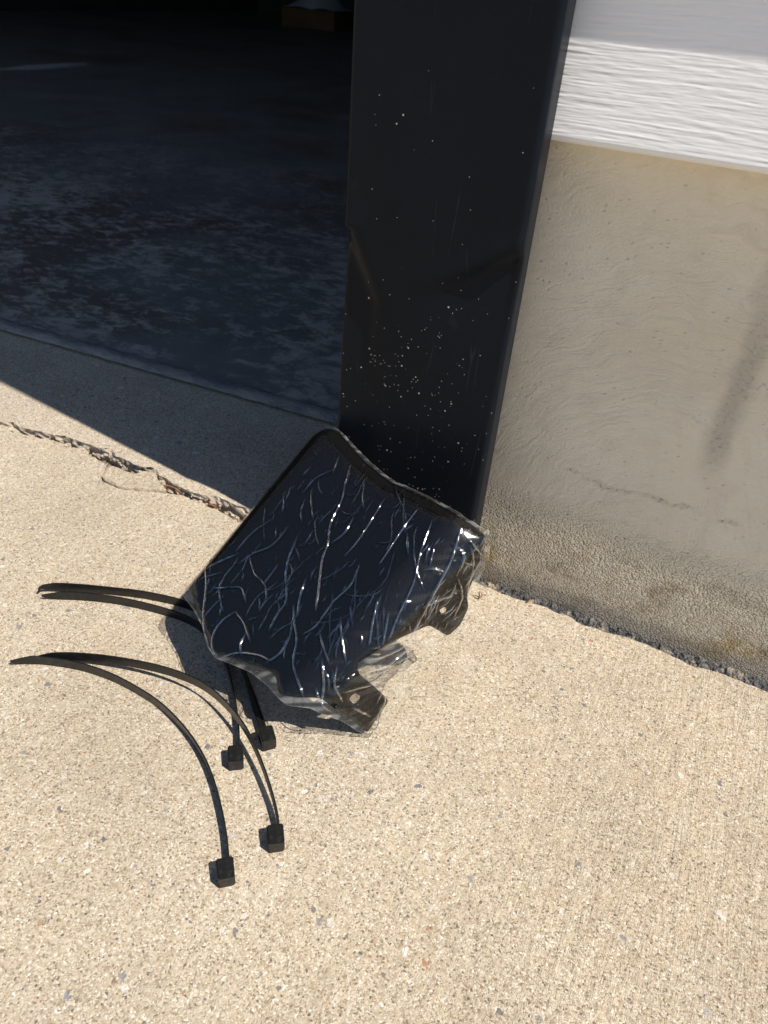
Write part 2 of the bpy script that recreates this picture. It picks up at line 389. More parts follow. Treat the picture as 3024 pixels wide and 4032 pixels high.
# ---------------------------------------------------------------- ground, slabs, crack
Z_AP = 0.013 * H                              # the apron stands a little proud of the driveway
lower_px = [(-900, 1330), (-400, 1520), (0, 1673), (59, 1685), (93, 1711), (152, 1725), (211, 1733), (245, 1749), (295, 1764), (338, 1767), (363, 1799), (384, 1812), (418, 1828),
            (402, 1860), (393, 1876), (405, 1894), (440, 1911), (469, 1925), (545, 1932), (612, 1937), (659, 1942), (722, 1953), (751, 1968), (789, 1979), (819, 1998), (844, 2002), (874, 2019), (912, 2042), (980, 2072), (1100, 2110), (1300, 2170)]
upper_px = [(-900, 1318), (-400, 1508), (0, 1660), (51, 1662), (76, 1681), (152, 1698), (211, 1713), (253, 1715), (321, 1740), (342, 1746), (384, 1763), (439, 1768), (456, 1797), (490, 1805), (536, 1831), (570, 1843), (595, 1839), (619, 1846),
            (625, 1869), (650, 1881), (688, 1903), (722, 1924), (764, 1940), (802, 1949), (849, 1953), (899, 1974), (933, 1991), (960, 1996), (1100, 2052), (1300, 2120)]
def jag(pts, amp, step, seed):
    r = np.random.default_rng(seed); out = []
    for a, b in zip(pts[:-1], pts[1:]):
        a = np.array(a); b = np.array(b); n = max(1, int(np.linalg.norm(b - a) / step))
        for i in range(n):
            p = a + (b - a) * i / n
            out.append(p + (r.normal(0, amp, 2) if i else 0))
    out.append(np.array(pts[-1])); return out
low = jag([at_z(p, 0)[:2] for p in lower_px], .0007, .0028, 3)
upp = jag([at_z(p, Z_AP)[:2] for p in upper_px], .0005, .0028, 4)
YW = 1.1684 * H                               # face of the foundation
XR = 3.0; XL = -6.0
def slab(name, outline, z, depth, mat_top, mat_side):
    bm = bmesh.new()
    vt = [bm.verts.new((p[0], p[1], z)) for p in outline]
    f = bm.faces.new(vt); f.normal_update()
    if f.normal.z < 0: f.normal_flip()
    r = bmesh.ops.triangulate(bm, faces=[f])
    n = len(vt); LV = 13; rows = [vt]
    O_ = np.array([(p[0], p[1]) for p in outline]); sm = O_.copy()
    for i in range(n):
        nb_ = [O_[(i + d_) % n] for d_ in range(-5, 6)]
        if max(np.linalg.norm(q_ - O_[i]) for q_ in nb_) < .03: sm[i] = np.mean(nb_, axis=0)
    for q in range(1, LV + 1):
        t = q / LV; zz = z - depth * t; row = []
        for i, p0_ in enumerate(outline):
            t_s = min(1, q / 2.5); p = O_[i] * (1 - t_s) + sm[i] * t_s
            amp = .0042 * min(1, .35 + q / 4)
            dx = amp * noise.noise(Vector((p[0] * 150, p[1] * 150, zz * 230))) + amp * .5 * noise.noise(Vector((p[0] * 420, p[1] * 420, zz * 420)))
            dy = amp * noise.noise(Vector((p[0] * 150 + 9, p[1] * 150, zz * 230))) + amp * .6 * noise.noise(Vector((p[0] * 420, p[1] * 420 + 5, zz * 420)))
            row.append(bm.verts.new((p[0] + dx, p[1] + dy, zz)))
        rows.append(row)
    for a, b in zip(rows[:-1], rows[1:]):
        for i in range(n):
            j = (i + 1) % n
            q = bm.faces.new((a[i], b[i], b[j], a[j])); q.material_index = 1
    bmesh.ops.recalc_face_normals(bm, faces=bm.faces)
    o = bm_obj(name, bm, mat_top); o.data.materials.append(mat_side); return struct(o)
drive_out = [(XL - 6, -9.0), (9.0, -9.0), (9.0, YW - .012)]
r5 = np.random.default_rng(5)
xs = np.linspace(1.2, low[-1][0] + .02, 260)
for x in xs:
    drive_out.append((x, YW - .0080 + .0045 * noise.noise(Vector((x * 26, 0, 0))) + .003 * noise.noise(Vector((x * 90, 3, 0)))))
drive_out += [tuple(p) for p in reversed(low)]
drive_out.append((XL - 6, low[0][1]))
driveway = slab("driveway", drive_out, 0.0, .028, MAT_CONC, MAT_BROKEN)
thr0 = at_z((0, 1310), Z_AP); thr1 = at_z((1249, 1664), Z_AP)
tdir = (thr1 - thr0)[:2] / np.linalg.norm((thr1 - thr0)[:2])
def thr_y(x): return thr0[1] + (x - thr0[0]) * tdir[1] / tdir[0]
ap_x = -.52 * H
ap_out = [tuple(p) for p in upp if p[0] < ap_x - .005] + [(ap_x, upp[-1][1]), (ap_x, thr_y(ap_x) + .03), (XL - 6, thr_y(XL - 6) + .03), (XL - 6, upp[0][1])]
apron = slab("threshold_apron", ap_out, Z_AP, .032, MAT_APRON, MAT_BROKEN)
struct(mesh_obj("soil_bed", [(-40, -40, -.010), (40, -40, -.010), (40, 40, -.010), (-40, 40, -.010)], [(0, 1, 2, 3)], MAT_SOIL))

# crumbs packed into the crack
r6 = np.random.default_rng(6); V = []; Fc = []
upa = np.array(upp)
for q in range(420):
    i = r6.integers(0, len(upa)); p = upa[i]
    if p[0] < -1.0 or p[0] > -.28: continue
    sz = r6.choice([.0006, .0009, .0013, .0019, .0027], p=[.3, .3, .22, .13, .05]); c_ = np.array([p[0] + r6.normal(0, .004), p[1] - abs(r6.normal(.002, .004)), 0.0])
    c_[2] = -.010 + sz * .5 if r6.random() < .8 else sz * .3
    b0 = len(V)
    for dx in (-1, 1):
        for dy in (-1, 1):
            for dz in (-1, 1): V.append(c_ + sz * np.array([dx, dy, dz]) * r6.uniform(.35, 1.0, 3))
    for f in ((0, 1, 3, 2), (4, 6, 7, 5), (0, 4, 5, 1), (2, 3, 7, 6), (0, 2, 6, 4), (1, 5, 7, 3)): Fc.append(tuple(b0 + g_ for g_ in f))
rub = mesh_obj("crack_rubble", V, Fc, MAT_BROKEN); rub['kind'] = 'stuff'
tag(rub, "small sandy crumbs of concrete packed along the crack", "rubble")

# loose chip of concrete lying in its pocket of the broken edge
chip_px = [(431, 1833), (459, 1840), (481, 1852), (510, 1862), (536, 1867), (553, 1862), (570, 1856), (612, 1862), (621, 1886), (629, 1903), (646, 1914), (655, 1935), (612, 1929), (545, 1924), (477, 1917), (446, 1906), (412, 1889), (402, 1873), (412, 1852)]
ck = [at_z(p, .003)[:2] for p in chip_px]; ck = jag(ck + [ck[0]], .0005, .004, 9)[:-1]
cc = np.mean(ck, axis=0)
bm = bmesh.new()
vt = [bm.verts.new((p[0] - cc[0], p[1] - cc[1], .003 + .0006 * noise.noise(Vector((p[0] * 90, p[1] * 90, 0))))) for p in ck]
vi = [bm.verts.new(((p[0] - cc[0]) * .9, (p[1] - cc[1]) * .9, .0042 + .0006 * noise.noise(Vector((p[0] * 120, p[1] * 90, 3))))) for p in ck]
vb = [bm.verts.new((p[0] - cc[0], p[1] - cc[1], -.0415)) for p in ck]
n = len(vt)
bm.faces.new(vi)
for i in range(n):
    j = (i + 1) % n
    bm.faces.new((vt[i], vt[j], vi[j], vi[i])); q = bm.faces.new((vt[i], vb[i], vb[j], vt[j])); q.material_index = 1
bmesh.ops.recalc_face_normals(bm, faces=bm.faces)
chip = bm_obj("concrete_chip", bm, MAT_CONC); chip.data.materials.append(MAT_BROKEN); chip.location = (cc[0], cc[1], 0)
tag(chip, "loose flat chip of concrete broken off along the crack", "concrete chip")

# gritty dark filler between foundation and driveway
nx, ny = 900, 14
x0, x1 = -.31 * H, 1.2
V = []; Fc = []
for i in range(nx):
    x = x0 + (x1 - x0) * i / (nx - 1)
    for j in range(ny):
        t = j / (ny - 1)
        y = YW - .012 + t * .016
        z = -.008 + .0115 * t ** 1.1 + .003 * noise.noise(Vector((x * 17, 0, 4))) + .0032 * noise.noise(Vector((x * 210, y * 210, 1))) + .0020 * noise.noise(Vector((x * 470, y * 470, 7)))
        V.append((x, y, z))
for i in range(nx - 1):
    for j in range(ny - 1): Fc.append((i * ny + j, (i + 1) * ny + j, (i + 1) * ny + j + 1, i * ny + j + 1))
struct(mesh_obj("joint_filler", V, Fc, MAT_TAR))

# garage floor with a worn rounded nosing
ang = math.atan2(tdir[1], tdir[0])
FLZ = Z_AP + .010
prof = [(0.016, Z_AP - .012), (0.012, Z_AP + .0025), (0.0026, Z_AP + .0038), (0.0, Z_AP + .0052), (.0012, Z_AP + .0065), (.0045, FLZ - .0006), (.010, FLZ + .0006), (.017, FLZ + .0002), (.022, FLZ - .0012)]
V = []; Fc = []; nx = 260
xa, xb = XL - 6, -.30
for i in range(nx + 1):
    t = i / nx; x = xa + (xb - xa) * (1 - (1 - t) ** 3)
    for (dy, z) in prof:
        V.append((x, thr_y(x) + dy + .0016 * noise.noise(Vector((x * 55, dy * 40, 0))), z + .0007 * noise.noise(Vector((x * 120, dy * 300, 2)))))
m_ = len(prof)
for i in range(nx):
    for j in range(m_ - 1): Fc.append((i * m_ + j, (i + 1) * m_ + j, (i + 1) * m_ + j + 1, i * m_ + j + 1))
struct(mesh_obj("floor_nosing", V, Fc, MAT_NOSE, smooth=True))
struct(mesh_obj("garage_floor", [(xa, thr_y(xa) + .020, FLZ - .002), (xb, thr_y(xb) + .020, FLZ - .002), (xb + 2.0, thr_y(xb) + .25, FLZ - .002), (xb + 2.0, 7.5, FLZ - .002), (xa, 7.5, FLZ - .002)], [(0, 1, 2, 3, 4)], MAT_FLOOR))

# ---------------------------------------------------------------- house wall
wall = thing("house_wall", "white wood-grain lap siding above a stained parged foundation", "wall", (0, YW, 0))
bm = bmesh.new()
SB = .832 * H                                  # bottom of the siding
fx0, fx1 = -.45 * H, 3.2
nxx, nzz = 60, 24
grid = [[bm.verts.new((fx0 + (fx1 - fx0) * (i / nxx) ** 1.6, .0012 * noise.noise(Vector((i * .3, j * .4, 0))), -.04 + (SB + .10) * j / nzz)) for j in range(nzz + 1)] for i in range(nxx + 1)]
for i in range(nxx):
    for j in range(nzz): bm.faces.new((grid[i][j], grid[i + 1][j], grid[i + 1][j + 1], grid[i][j + 1]))
bk = [bm.verts.new((x, .16, z)) for x, z in ((fx0, -.04), (fx1, -.04), (fx1, SB + .06), (fx0, SB + .06))]
bm.faces.new(bk[::-1])
found = bm_obj("foundation", bm, MAT_FOUND, wall, True)
EXP, LAP = .1016, .0121
TIP = -.0246; TOP = TIP + LAP                   # siding, local y relative to the foundation face
def siding_board(zb, x0, x1, fine):
    nz, nx_ = (300, 380) if fine else (3, 2)
    V = []; Fc = []
    rows = [(-.004 + .010, zb - .0005), (TIP + .0035, zb - .0012), (TIP + .0012, zb - .0004), (TIP + .0003, zb + .0010)]
    L = []
    for r in rows: L.append((r[0], r[1], 0.0))
    for j in range(nz + 1):
        t = j / nz; L.append((TIP + LAP * t, zb + .0022 + (EXP + .012) * t, 1.0 if 2 < j else .4))
    for i in range(nx_ + 1):
        tt = i / nx_; x = x0 + (x1 - x0) * (tt if not fine else tt)
        for (y, z, a) in L:
            d = 0.0
            if fine and a:
                zz = z + .0022 * noise.noise(Vector((x * 14, z * 20, 2)))
                d = .00013 * noise.noise(Vector((x * 24, zz * 520, 0))) + .00012 * noise.noise(Vector((x * 45, zz * 980, 5))) + .00008 * noise.noise(Vector((x * 160, zz * 700, 9)))
            V.append((x, y - d * a, z))
    n = len(L)
    for i in range(nx_):
        for j in range(n - 1): Fc.append((i * n + j, (i + 1) * n + j, (i + 1) * n + j + 1, i * n + j + 1))
    return mesh_obj("siding_board", V, Fc, MAT_SIDING, wall, True)
PXR = -.291 * H                                 # right edge of the door trim
for q in range(24):
    siding_board(SB + q * EXP, PXR - .008, .42 if q == 0 else 3.2, q == 0)
siding_board(SB, .4205, 3.2, False)
# sheathing behind the siding
bm_obj("sheathing", box_bm(fx0, 3.2, TOP + .004, .14, SB + .03, SB + 24 * EXP), MAT_INT, wall)

# ---------------------------------------------------------------- black door trim
YF = 1.065 * H; YB = 1.110 * H; PXL = -.581 * H
trim = thing("door_trim", "dented black metal-wrapped door trim post speckled with pale flecks", "door post", (PXL, YF, Z_AP))
kinkL = at_y((1352, 900), YF); creL = at_y((1475, 1190), YF)
kinkR = at_y((2070, 1000), YF); creR = at_y((1690, 1200), YF)
def trim_disp(x, z):
    d = 0.0
    # left dent: edge pushed back below the kink, fold line running down to the right
    t = (kinkL[2] - z)
    if t > 0:
        foldx = PXL + (creL[0] - PXL) * min(1, t / (kinkL[2] - creL[2]))
        depth = .0085 * math.exp(-t / .06)
        s = (foldx - x) / .010
        d += depth * (.5 + .5 * math.tanh(s * 2))
    else:
        d += -.0012 * math.exp(t / .008) * math.exp(-(x - PXL) / .010)
    # right dent
    t = (kinkR[2] - z)
    s = (x - (kinkR[0] - .075)) / .075
    if s > 0:
        zc = kinkR[2] - (1 - min(s, 1)) * (kinkR[2] - creR[2])
        q = (zc - z)
        d += .0085 * s ** 1.5 * (.5 + .5 * math.tanh(q / .0044)) * math.exp(-max(q, 0) / .045) - .0014 * s * math.exp(-((q + .006) / .008) ** 2)
    d += .0007 * noise.noise(Vector((x * 22, z * 9, 0)))
    return d
RB = .0042
cols = []                                       # (kind, x offset from left, y offset, face weight)
ncol = 46
cols.append((PXL + .0003, YB - YF, 0.0))
cols.append((PXL, .0020, .8))
for i in range(ncol + 1):
    t = i / ncol; cols.append((PXL + .0008 + (PXR - PXL - .0008 - RB) * t, 0.0, 1.0))
for a in (18, 36, 54, 72, 90):
    aa = math.radians(a); cols.append((PXR - RB + RB * math.sin(aa), RB * (1 - math.cos(aa)), 1 - a / 110))
for f_ in (.35, .7, 1.0): cols.append((PXR, RB + (YB - YF - RB) * f_, 0.15 * (1 - f_)))
zs = list(np.linspace(Z_AP, .52, 190)) + [.6, .8, 1.1, 1.6, 2.2]
V = []; Fc = []
for z in zs:
    for (x, y, wgt) in cols:
        V.append((x - PXL, y + wgt * trim_disp(x, z), z - Z_AP))
n = len(cols)
for i in range(len(zs) - 1):
    for j in range(n - 1): Fc.append((i * n + j, i * n + j + 1, (i + 1) * n + j + 1, (i + 1) * n + j))
tf = mesh_obj("trim_cover", V, Fc, MAT_TRIM, trim, True)
bm_obj("jamb_core", box_bm(.004, PXR - PXL - .020, YB - YF + .0005, .17, -.02, 2.2), MAT_INT, trim)

# ---------------------------------------------------------------- garage shell (closed, so that only the doorway lets light in)
struct(bm_obj("wall_back", box_bm(-8.0, 3.2, 7.4, 7.5, -.03, 2.8), MAT_INT))
struct(bm_obj("wall_left", box_bm(-5.2, -5.1, YF + .25, 7.4, -.03, 2.8), MAT_INT))
struct(bm_obj("wall_right", box_bm(.9, 1.0, .80, 7.4, -.03, 2.8), MAT_INT))
struct(bm_obj("ceiling", box_bm(-8.0, 3.2, YF + .03, 7.5, 2.80, 2.86), MAT_INT))
struct(bm_obj("wall_header", box_bm(-8.0, PXR - .02, YF + .01, YF + .16, 2.21, 2.795), MAT_SIDING))
struct(bm_obj("wall_front_left", box_bm(-8.0, -4.6, YF + .01, YF + .16, -.03, 2.205), MAT_SIDING))

bx = thing("storage_box", "brown box with a pale blue sheet on top at the back of the dark garage", "box", tuple(at_z((1262, 112), FLZ - .002)))
bm_obj("carton", box_bm(-.24, .24, -.2, .2, 0, .13, .006), MAT_CARD, bx)
V = []; Fc = []
for i in range(15):
    for j in range(11):
        x = -.23 + .46 * i / 14; y = -.195 + .39 * j / 10
        V.append((x, y, .133 + .13 * max(0, math.sin(math.pi * i / 14)) * math.sin(math.pi * j / 10) + .03 * noise.noise(Vector((x * 7, y * 7, 0))) * math.sin(math.pi * i / 14)))
for i in range(14):
    for j in range(10): Fc.append((i * 11 + j, (i + 1) * 11 + j, (i + 1) * 11 + j + 1, i * 11 + j + 1))
mesh_obj("sheet", V, Fc, MAT_SHEET, bx, True)

# ---------------------------------------------------------------- wrapped plastic cover
# main face plane through three corners whose heights follow from their shadows
A = at_z((716, 2308), .130 * H); Cc = at_z((1098, 2735), .112 * H); T = at_y((1267, 1655), 1.045 * H)
N = np.cross(Cc - A, T - A); N /= np.linalg.norm(N)
if N[2] < 0: N = -N
O = on_plane((1150, 2735), A, N)
crT = on_plane((1800, 2055), A, N)
vh = crT - O; vh -= vh.dot(N) * N; vh /= np.linalg.norm(vh)
eu = np.cross(vh, N); eu /= np.linalg.norm(eu)
if eu[0] < 0: eu = -eu
D = at_z((1446, 2886), .004)
TH = math.radians(36); ef = eu * math.cos(TH) - N * math.sin(TH); nf = np.cross(vh, ef)
R1 = .042; t1 = R1 * math.tan(TH / 2)
def fl_d(p):
    P = on_plane(p, O, nf) - O; return float(P.dot(ef)), float(P.dot(vh))
D2 = float(np.mean([fl_d(p)[0] for p in ((1300, 2700), (1402, 2632), (1560, 2510), (1690, 2400))]))   # second fold, where the tabs turn down
O2 = O + ef * D2
nfl = -np.cross(vh, ef)
if nfl.dot(N) < 0: nfl = -nfl
dv = D - O2
TH3 = math.atan2(-dv.dot(nfl), dv.dot(ef))
eg = ef * math.cos(TH3) - nfl * math.sin(TH3); ng = np.cross(vh, eg)
R3 = .009; t3 = R3 * math.tan(TH3 / 2)
U2 = D2 - 2 * t1 + R1 * TH                      # unrolled position of the second fold

def m_uv(p):                                   # pixel on the main face -> unrolled (u, v)
    P = on_plane(p, A, N) - O; return (float(P.dot(eu)), float(P.dot(vh)))
def f_uv(p):                                   # pixel on the folded flange or on a tab -> unrolled (u, v)
    d, v = fl_d(p)
    if d <= D2 - .001: return (d - 2 * t1 + R1 * TH, v)
    P = on_plane(p, O2, ng) - O2; d = float(P.dot(eg)); return (U2 + d - 2 * t3 + R3 * TH3, float(P.dot(vh)))
aA, aT = m_uv((716, 2308)), m_uv((1240, 1670))
def left_u(v): return aA[0] + (aT[0] - aA[0]) * (v - aA[1]) / (aT[1] - aA[1])
R2 = .016; TH2 = math.radians(80); t2 = R2 * math.tan(TH2 / 2)
def bend(s, r, th, t):
    """s: arc length past the fold line -> (along, drop)"""
    if s <= -t: return s, 0.0
    ph = (s + t) / r
    if ph <= th: return -t + r * math.sin(ph), r * (1 - math.cos(ph))
    e = s + t - r * th
    return t * math.cos(th) + e * math.cos(th), t * math.sin(th) + e * math.sin(th)
top_uv = [m_uv(p) for p in ((1240, 1668), (1317, 1684), (1444, 1819), (1537, 1891), (1646, 1938), (1739, 1984), (1815, 2022))]
def top_v(u):
    return np.interp(u, [p[0] for p in top_uv], [p[1] for p in top_uv])
def to3(u, v, off=0.0):
    lu = left_u(v)
    drop = 0.0
    if u > -.06:
        a, d = bend(u, R1, TH, t1)
        if u > U2 - t3:
            a3, d3 = bend(u - U2, R3, TH3, t3)
            return O + vh * v + ef * (D2 + a3) - nfl * d3
    elif u < lu + .05:
        a, d = bend(lu - u, R2, TH2, t2); a = lu - a
    else: a, d = u, 0.0
    if u < .02:
        q = (v - (top_v(u) - .011)) / .011
        if q > 0: d += .0035 * q * q
    return O + eu * a + vh * v - N * d
def build_sheet(outline, holes, step, regions=None):
    pts = []; edges = []
    def add_loop(lp):
        i0 = len(pts)
        for p in lp: pts.append(tuple(p))
        n = len(lp)
        for i in range(n): edges.append((i0 + i, i0 + (i + 1) % n))
    add_loop(outline)
    for h in holes: add_loop(h)
    for r_ in (regions or []): add_loop(r_)
    o = np.array(outline)
    us = np.arange(o[:, 0].min(), o[:, 0].max(), step); vs2 = np.arange(o[:, 1].min(), o[:, 1].max(), step)
    gu, gv = np.meshgrid(us, vs2); gu = gu.ravel() + rng.uniform(-.2, .2, gu.size) * step; gv = gv.ravel() + rng.uniform(-.2, .2, gv.size) * step
    ok = in_poly(gu, gv, outline)
    lines = [list(outline) + [outline[0]]] + [list(h) + [h[0]] for h in holes] + [list(r_) + [r_[0]] for r_ in (regions or [])]
    for ln in lines: ok &= seg_dist(gu, gv, ln) > step * .55
    for a, b in zip(gu[ok], gv[ok]): pts.append((float(a), float(b)))
    r = delaunay_2d_cdt([Vector(p) for p in pts], edges, [], 0, 1e-7)
    P = np.array([tuple(p) for p in r[0]]); Tr = np.array([f for f in r[2] if len(f) == 3])
    cen = P[Tr].mean(axis=1)
    keep = in_poly(cen[:, 0], cen[:, 1], outline)
    for h in holes: keep &= ~in_poly(cen[:, 0], cen[:, 1], h)
    return P, Tr[keep], cen[keep]
def resample(poly, step):
    out = []
    for a, b in zip(poly, list(poly[1:]) + [poly[0]]):
        a = np.array(a); b = np.array(b); n = max(1, int(np.linalg.norm(b - a) / step))
        for i in range(n): out.append(tuple(a + (b - a) * i / n))
    return out
def rounded(poly, r):
    out = []
    n = len(poly)
    for i in range(n):
        p = np.array(poly[i]); a = np.array(poly[i - 1]); b = np.array(poly[(i + 1) % n])
        da = (a - p); db = (b - p); la = np.linalg.norm(da); lb = np.linalg.norm(db); q = min(r, la * .45, lb * .45)
        s = p + da / la * q; e = p + db / lb * q
        for k_ in range(5):
            t = k_ / 4; out.append(tuple((1 - t) ** 2 * s + 2 * t * (1 - t) * p + t * t * e))
    return out
# outline of the hard cover, counter from the top-left corner clockwise in the picture
LF = .030                                      # left turned-down edge
v_hi = aT[1] - .004; v_lo = aA[1] + .006
cov = [(left_u(v_hi) - LF, v_hi - .004)] + [top_uv[0], top_uv[1]] + [m_uv(p) for p in ((1432, 1815), (1530, 1892), (1640, 1940), (1735, 1988), (1790, 2020))]
cov += [f_uv(p) for p in ((1850, 2062), (1905, 2092), (1900, 2190), (1868, 2268), (1838, 2345), (1845, 2393), (1812, 2462), (1764, 2505), (1689, 2461), (1613, 2495), (1520, 2537), (1444, 2587), (1402, 2613), (1412, 2651), (1470, 2700), (1532, 2757), (1446, 2886), (1400, 2845), (1334, 2795), (1262, 2748))]
cov += [m_uv(p) for p in ((1160, 2742), (1098, 2735), (1089, 2663), (1060, 2640), (836, 2570), (803, 2469), (768, 2385))]
cov += [(left_u(v_lo) + .004, v_lo), (left_u(v_lo) - LF, v_lo + .004)]
hole1 = rounded([f_uv(p) for p in ((1372, 2752), (1398, 2726), (1432, 2752), (1404, 2784))], .004)
hole2 = rounded([f_uv(p) for p in ((1728, 2402), (1752, 2388), (1770, 2410), (1746, 2426))], .003)
cov = resample(rounded(cov, .0035), .003)
tab1 = [f_uv(p) for p in ((1262, 2720), (1405, 2648), (1560, 2760), (1446, 2910))]
tab2 = [f_uv(p) for p in ((1680, 2455), (1800, 2330), (1880, 2385), (1765, 2530))]
P, Tr, cen = build_sheet(cov, [hole1, hole2], .0042)
cover = thing("plastic_cover", "black plastic cover wrapped in clear wrinkled film, propped against the black door post", "plastic cover", (float(D[0]), float(D[1]), 0.0))
CL = np.array([D[0], D[1], 0.0])
P3 = np.array([to3(a, b) for a, b in P])
sel1 = in_poly(cen[:, 0], cen[:, 1], tab1); sel2 = in_poly(cen[:, 0], cen[:, 1], tab2) & ~sel1
def part(name, P3, Tr, mask, mat, thick):
    T_ = Tr[mask]; idx = np.unique(T_); mp = -np.ones(len(P3), int); mp[idx] = np.arange(len(idx))
    fa = mp[T_]
    o = mesh_obj(name, P3[idx] - CL, fa, mat, cover, True)
    me = o.data
    b = bmesh.new(); b.from_mesh(me)
    bmesh.ops.recalc_face_normals(b, faces=b.faces)
    s = sum((f.normal.z * 0 + f.normal.dot(Vector(N)) for f in b.faces))
    if s < 0: bmesh.ops.reverse_faces(b, faces=b.faces)
    b.to_mesh(me); b.free(); me.shade_smooth()
    md = o.modifiers.new("thickness", 'SOLIDIFY'); md.thickness = thick; md.offset = -1.0
    return o
part("cover_shell", P3, Tr, ~(sel1 | sel2), MAT_PLASTIC, .0026)
part("mounting_tab", P3, Tr, sel1, MAT_PLASTIC, .0026)
part("mounting_tab", P3, Tr, sel2, MAT_PLASTIC, .0026)
# short turned-down lip along the lower left edge
lip = catmull([m_uv(p) for p in ((803, 2469), (820, 2530), (836, 2570), (900, 2592), (980, 2616), (1060, 2640), (1083, 2655))], 8)
V = []; Fc = []
for i, (a, b) in enumerate(lip):
    p = to3(a, b) - N * .0008; dn = .007 + .008 * i / len(lip)
    inn = vh * .9 + eu * .3
    for t in (0, .25, .6, 1): V.append(p - N * dn * t + inn * (.0015 * t * t) - CL)
for i in range(len(lip) - 1):
    for j in range(3): Fc.append((i * 4 + j, (i + 1) * 4 + j, (i + 1) * 4 + j + 1, i * 4 + j + 1))
lp = mesh_obj("edge_lip", V, Fc, MAT_PLASTIC, cover, True)
md = lp.modifiers.new("thickness", 'SOLIDIFY'); md.thickness = .002; md.offset = 0

# --- the film
fil = [(left_u(v_hi) - LF - .004, v_hi - .002)] + [m_uv(p) for p in ((1245, 1660), (1325, 1682), (1444, 1806), (1537, 1883), (1646, 1930), (1739, 1976), (1795, 2008))]
fil += [f_uv(p) for p in ((1850, 2046), (1920, 2082), (1928, 2140), (1918, 2195), (1902, 2232), (1872, 2300), (1852, 2345), (1860, 2393), (1830, 2478), (1772, 2524), (1712, 2556), (1664, 2598), (1622, 2655), (1592, 2715), (1556, 2772), (1510, 2838), (1448, 2900), (1396, 2870), (1344, 2836), (1284, 2814), (1222, 2788))]
fil += [m_uv(p) for p in ((1170, 2778), (1128, 2776), (1096, 2750), (1060, 2706), (990, 2650), (900, 2612), (850, 2594), (818, 2545), (800, 2470), (764, 2402), (726, 2352), (711, 2306))]
fil += [(left_u(v_lo) - LF - .003, v_lo + .002)]
fil = resample(rounded(fil, .0022), .0014)
PF, TF, cF = build_sheet(fil, [], .00038)
def Z1(p):                                    # points noted on an enlarged view of the cover
    q = (600 + .8439 * p[0], 1600 + .8439 * p[1])
    mu = m_uv(q)
    return mu if mu[0] < -.004 else f_uv(q)
main = [[(745, 385), (745, 460), (755, 530)], [(875, 230), (845, 310)], [(930, 262), (905, 350), (885, 440), (835, 545), (822, 640), (795, 720), (776, 880), (765, 955)],
        [(680, 610), (640, 710), (625, 790), (628, 905), (590, 965), (540, 1060)], [(660, 920), (665, 1010), (676, 1090), (660, 1200), (690, 1310), (712, 1375)],
        [(1312, 525), (1250, 680), (1220, 820), (1150, 960)], [(1440, 570), (1390, 720), (1330, 830), (1280, 920), (1200, 1060), (1080, 1115)], [(455, 700), (480, 780), (525, 830), (535, 890), (520, 920)], [(590, 740), (545, 800), (525, 830)],
        [(248, 720), (255, 830), (242, 960), (245, 1060)], [(1055, 900), (1030, 1000), (1010, 1110)], [(1100, 970), (1075, 1110)], [(880, 980), (885, 1080), (905, 1200)], [(925, 930), (935, 1020)],
        [(360, 845), (420, 850), (440, 920)], [(390, 960), (430, 1010), (460, 1100)], [(390, 960), (330, 1000), (290, 1060), (282, 1120), (310, 1180)], [(780, 1040), (800, 1130), (830, 1210)], [(790, 1180), (800, 1280), (790, 1375)],
        [(970, 740), (930, 830), (870, 890), (840, 920), (770, 1020), (700, 1070)], [(1265, 765), (1310, 758), (1360, 775)], [(1260, 935), (1320, 905), (1395, 878)], [(990, 350), (985, 420), (988, 480)],
        [(940, 520), (900, 590), (840, 640)], [(1080, 440), (1020, 540), (960, 630), (900, 700)], [(1240, 480), (1180, 560), (1120, 650), (1060, 740)], [(1190, 600), (1195, 690)], [(560, 530), (470, 590), (390, 680)], [(640, 560), (560, 650), (470, 690), (400, 740)],
        [(280, 850), (360, 845)], [(440, 1060), (415, 1110), (420, 1160)], [(310, 1180), (400, 1150), (500, 1160), (560, 1190)], [(250, 760), (330, 720), (400, 690)], [(640, 1080), (600, 1150), (530, 1200)], [(720, 800), (690, 900), (680, 980)], [(840, 300), (760, 340), (700, 410)],
        [(1400, 640), (1450, 690), (1430, 760)], [(1450, 570), (1490, 640), (1530, 690)], [(1440, 720), (1500, 740)], [(1540, 620), (1520, 720), (1470, 820), (1470, 900)], [(1480, 650), (1490, 760), (1450, 850)], [(1420, 800), (1440, 880), (1400, 980)],
        [(880, 1330), (960, 1310), (1040, 1290)], [(930, 1400), (1010, 1440)], [(1050, 1300), (1080, 1370), (1020, 1470)], [(1000, 1180), (1080, 1160), (1180, 1110)], [(980, 1230), (1080, 1210), (1200, 1120)], [(1040, 1270), (1120, 1200), (1230, 1140), (1300, 1100)], [(1130, 1290), (1170, 1200)], [(860, 1210), (850, 1300), (880, 1370)], [(760, 1310), (790, 1390), (830, 1420)], [(1180, 900), (1130, 1010), (1100, 1090)], [(1330, 880), (1290, 960), (1260, 1010)]]
strokes = []
for s in main:
    strokes.append(([Z1(p) for p in s], random.uniform(.00055, .0012), random.uniform(.00048, .00072)))
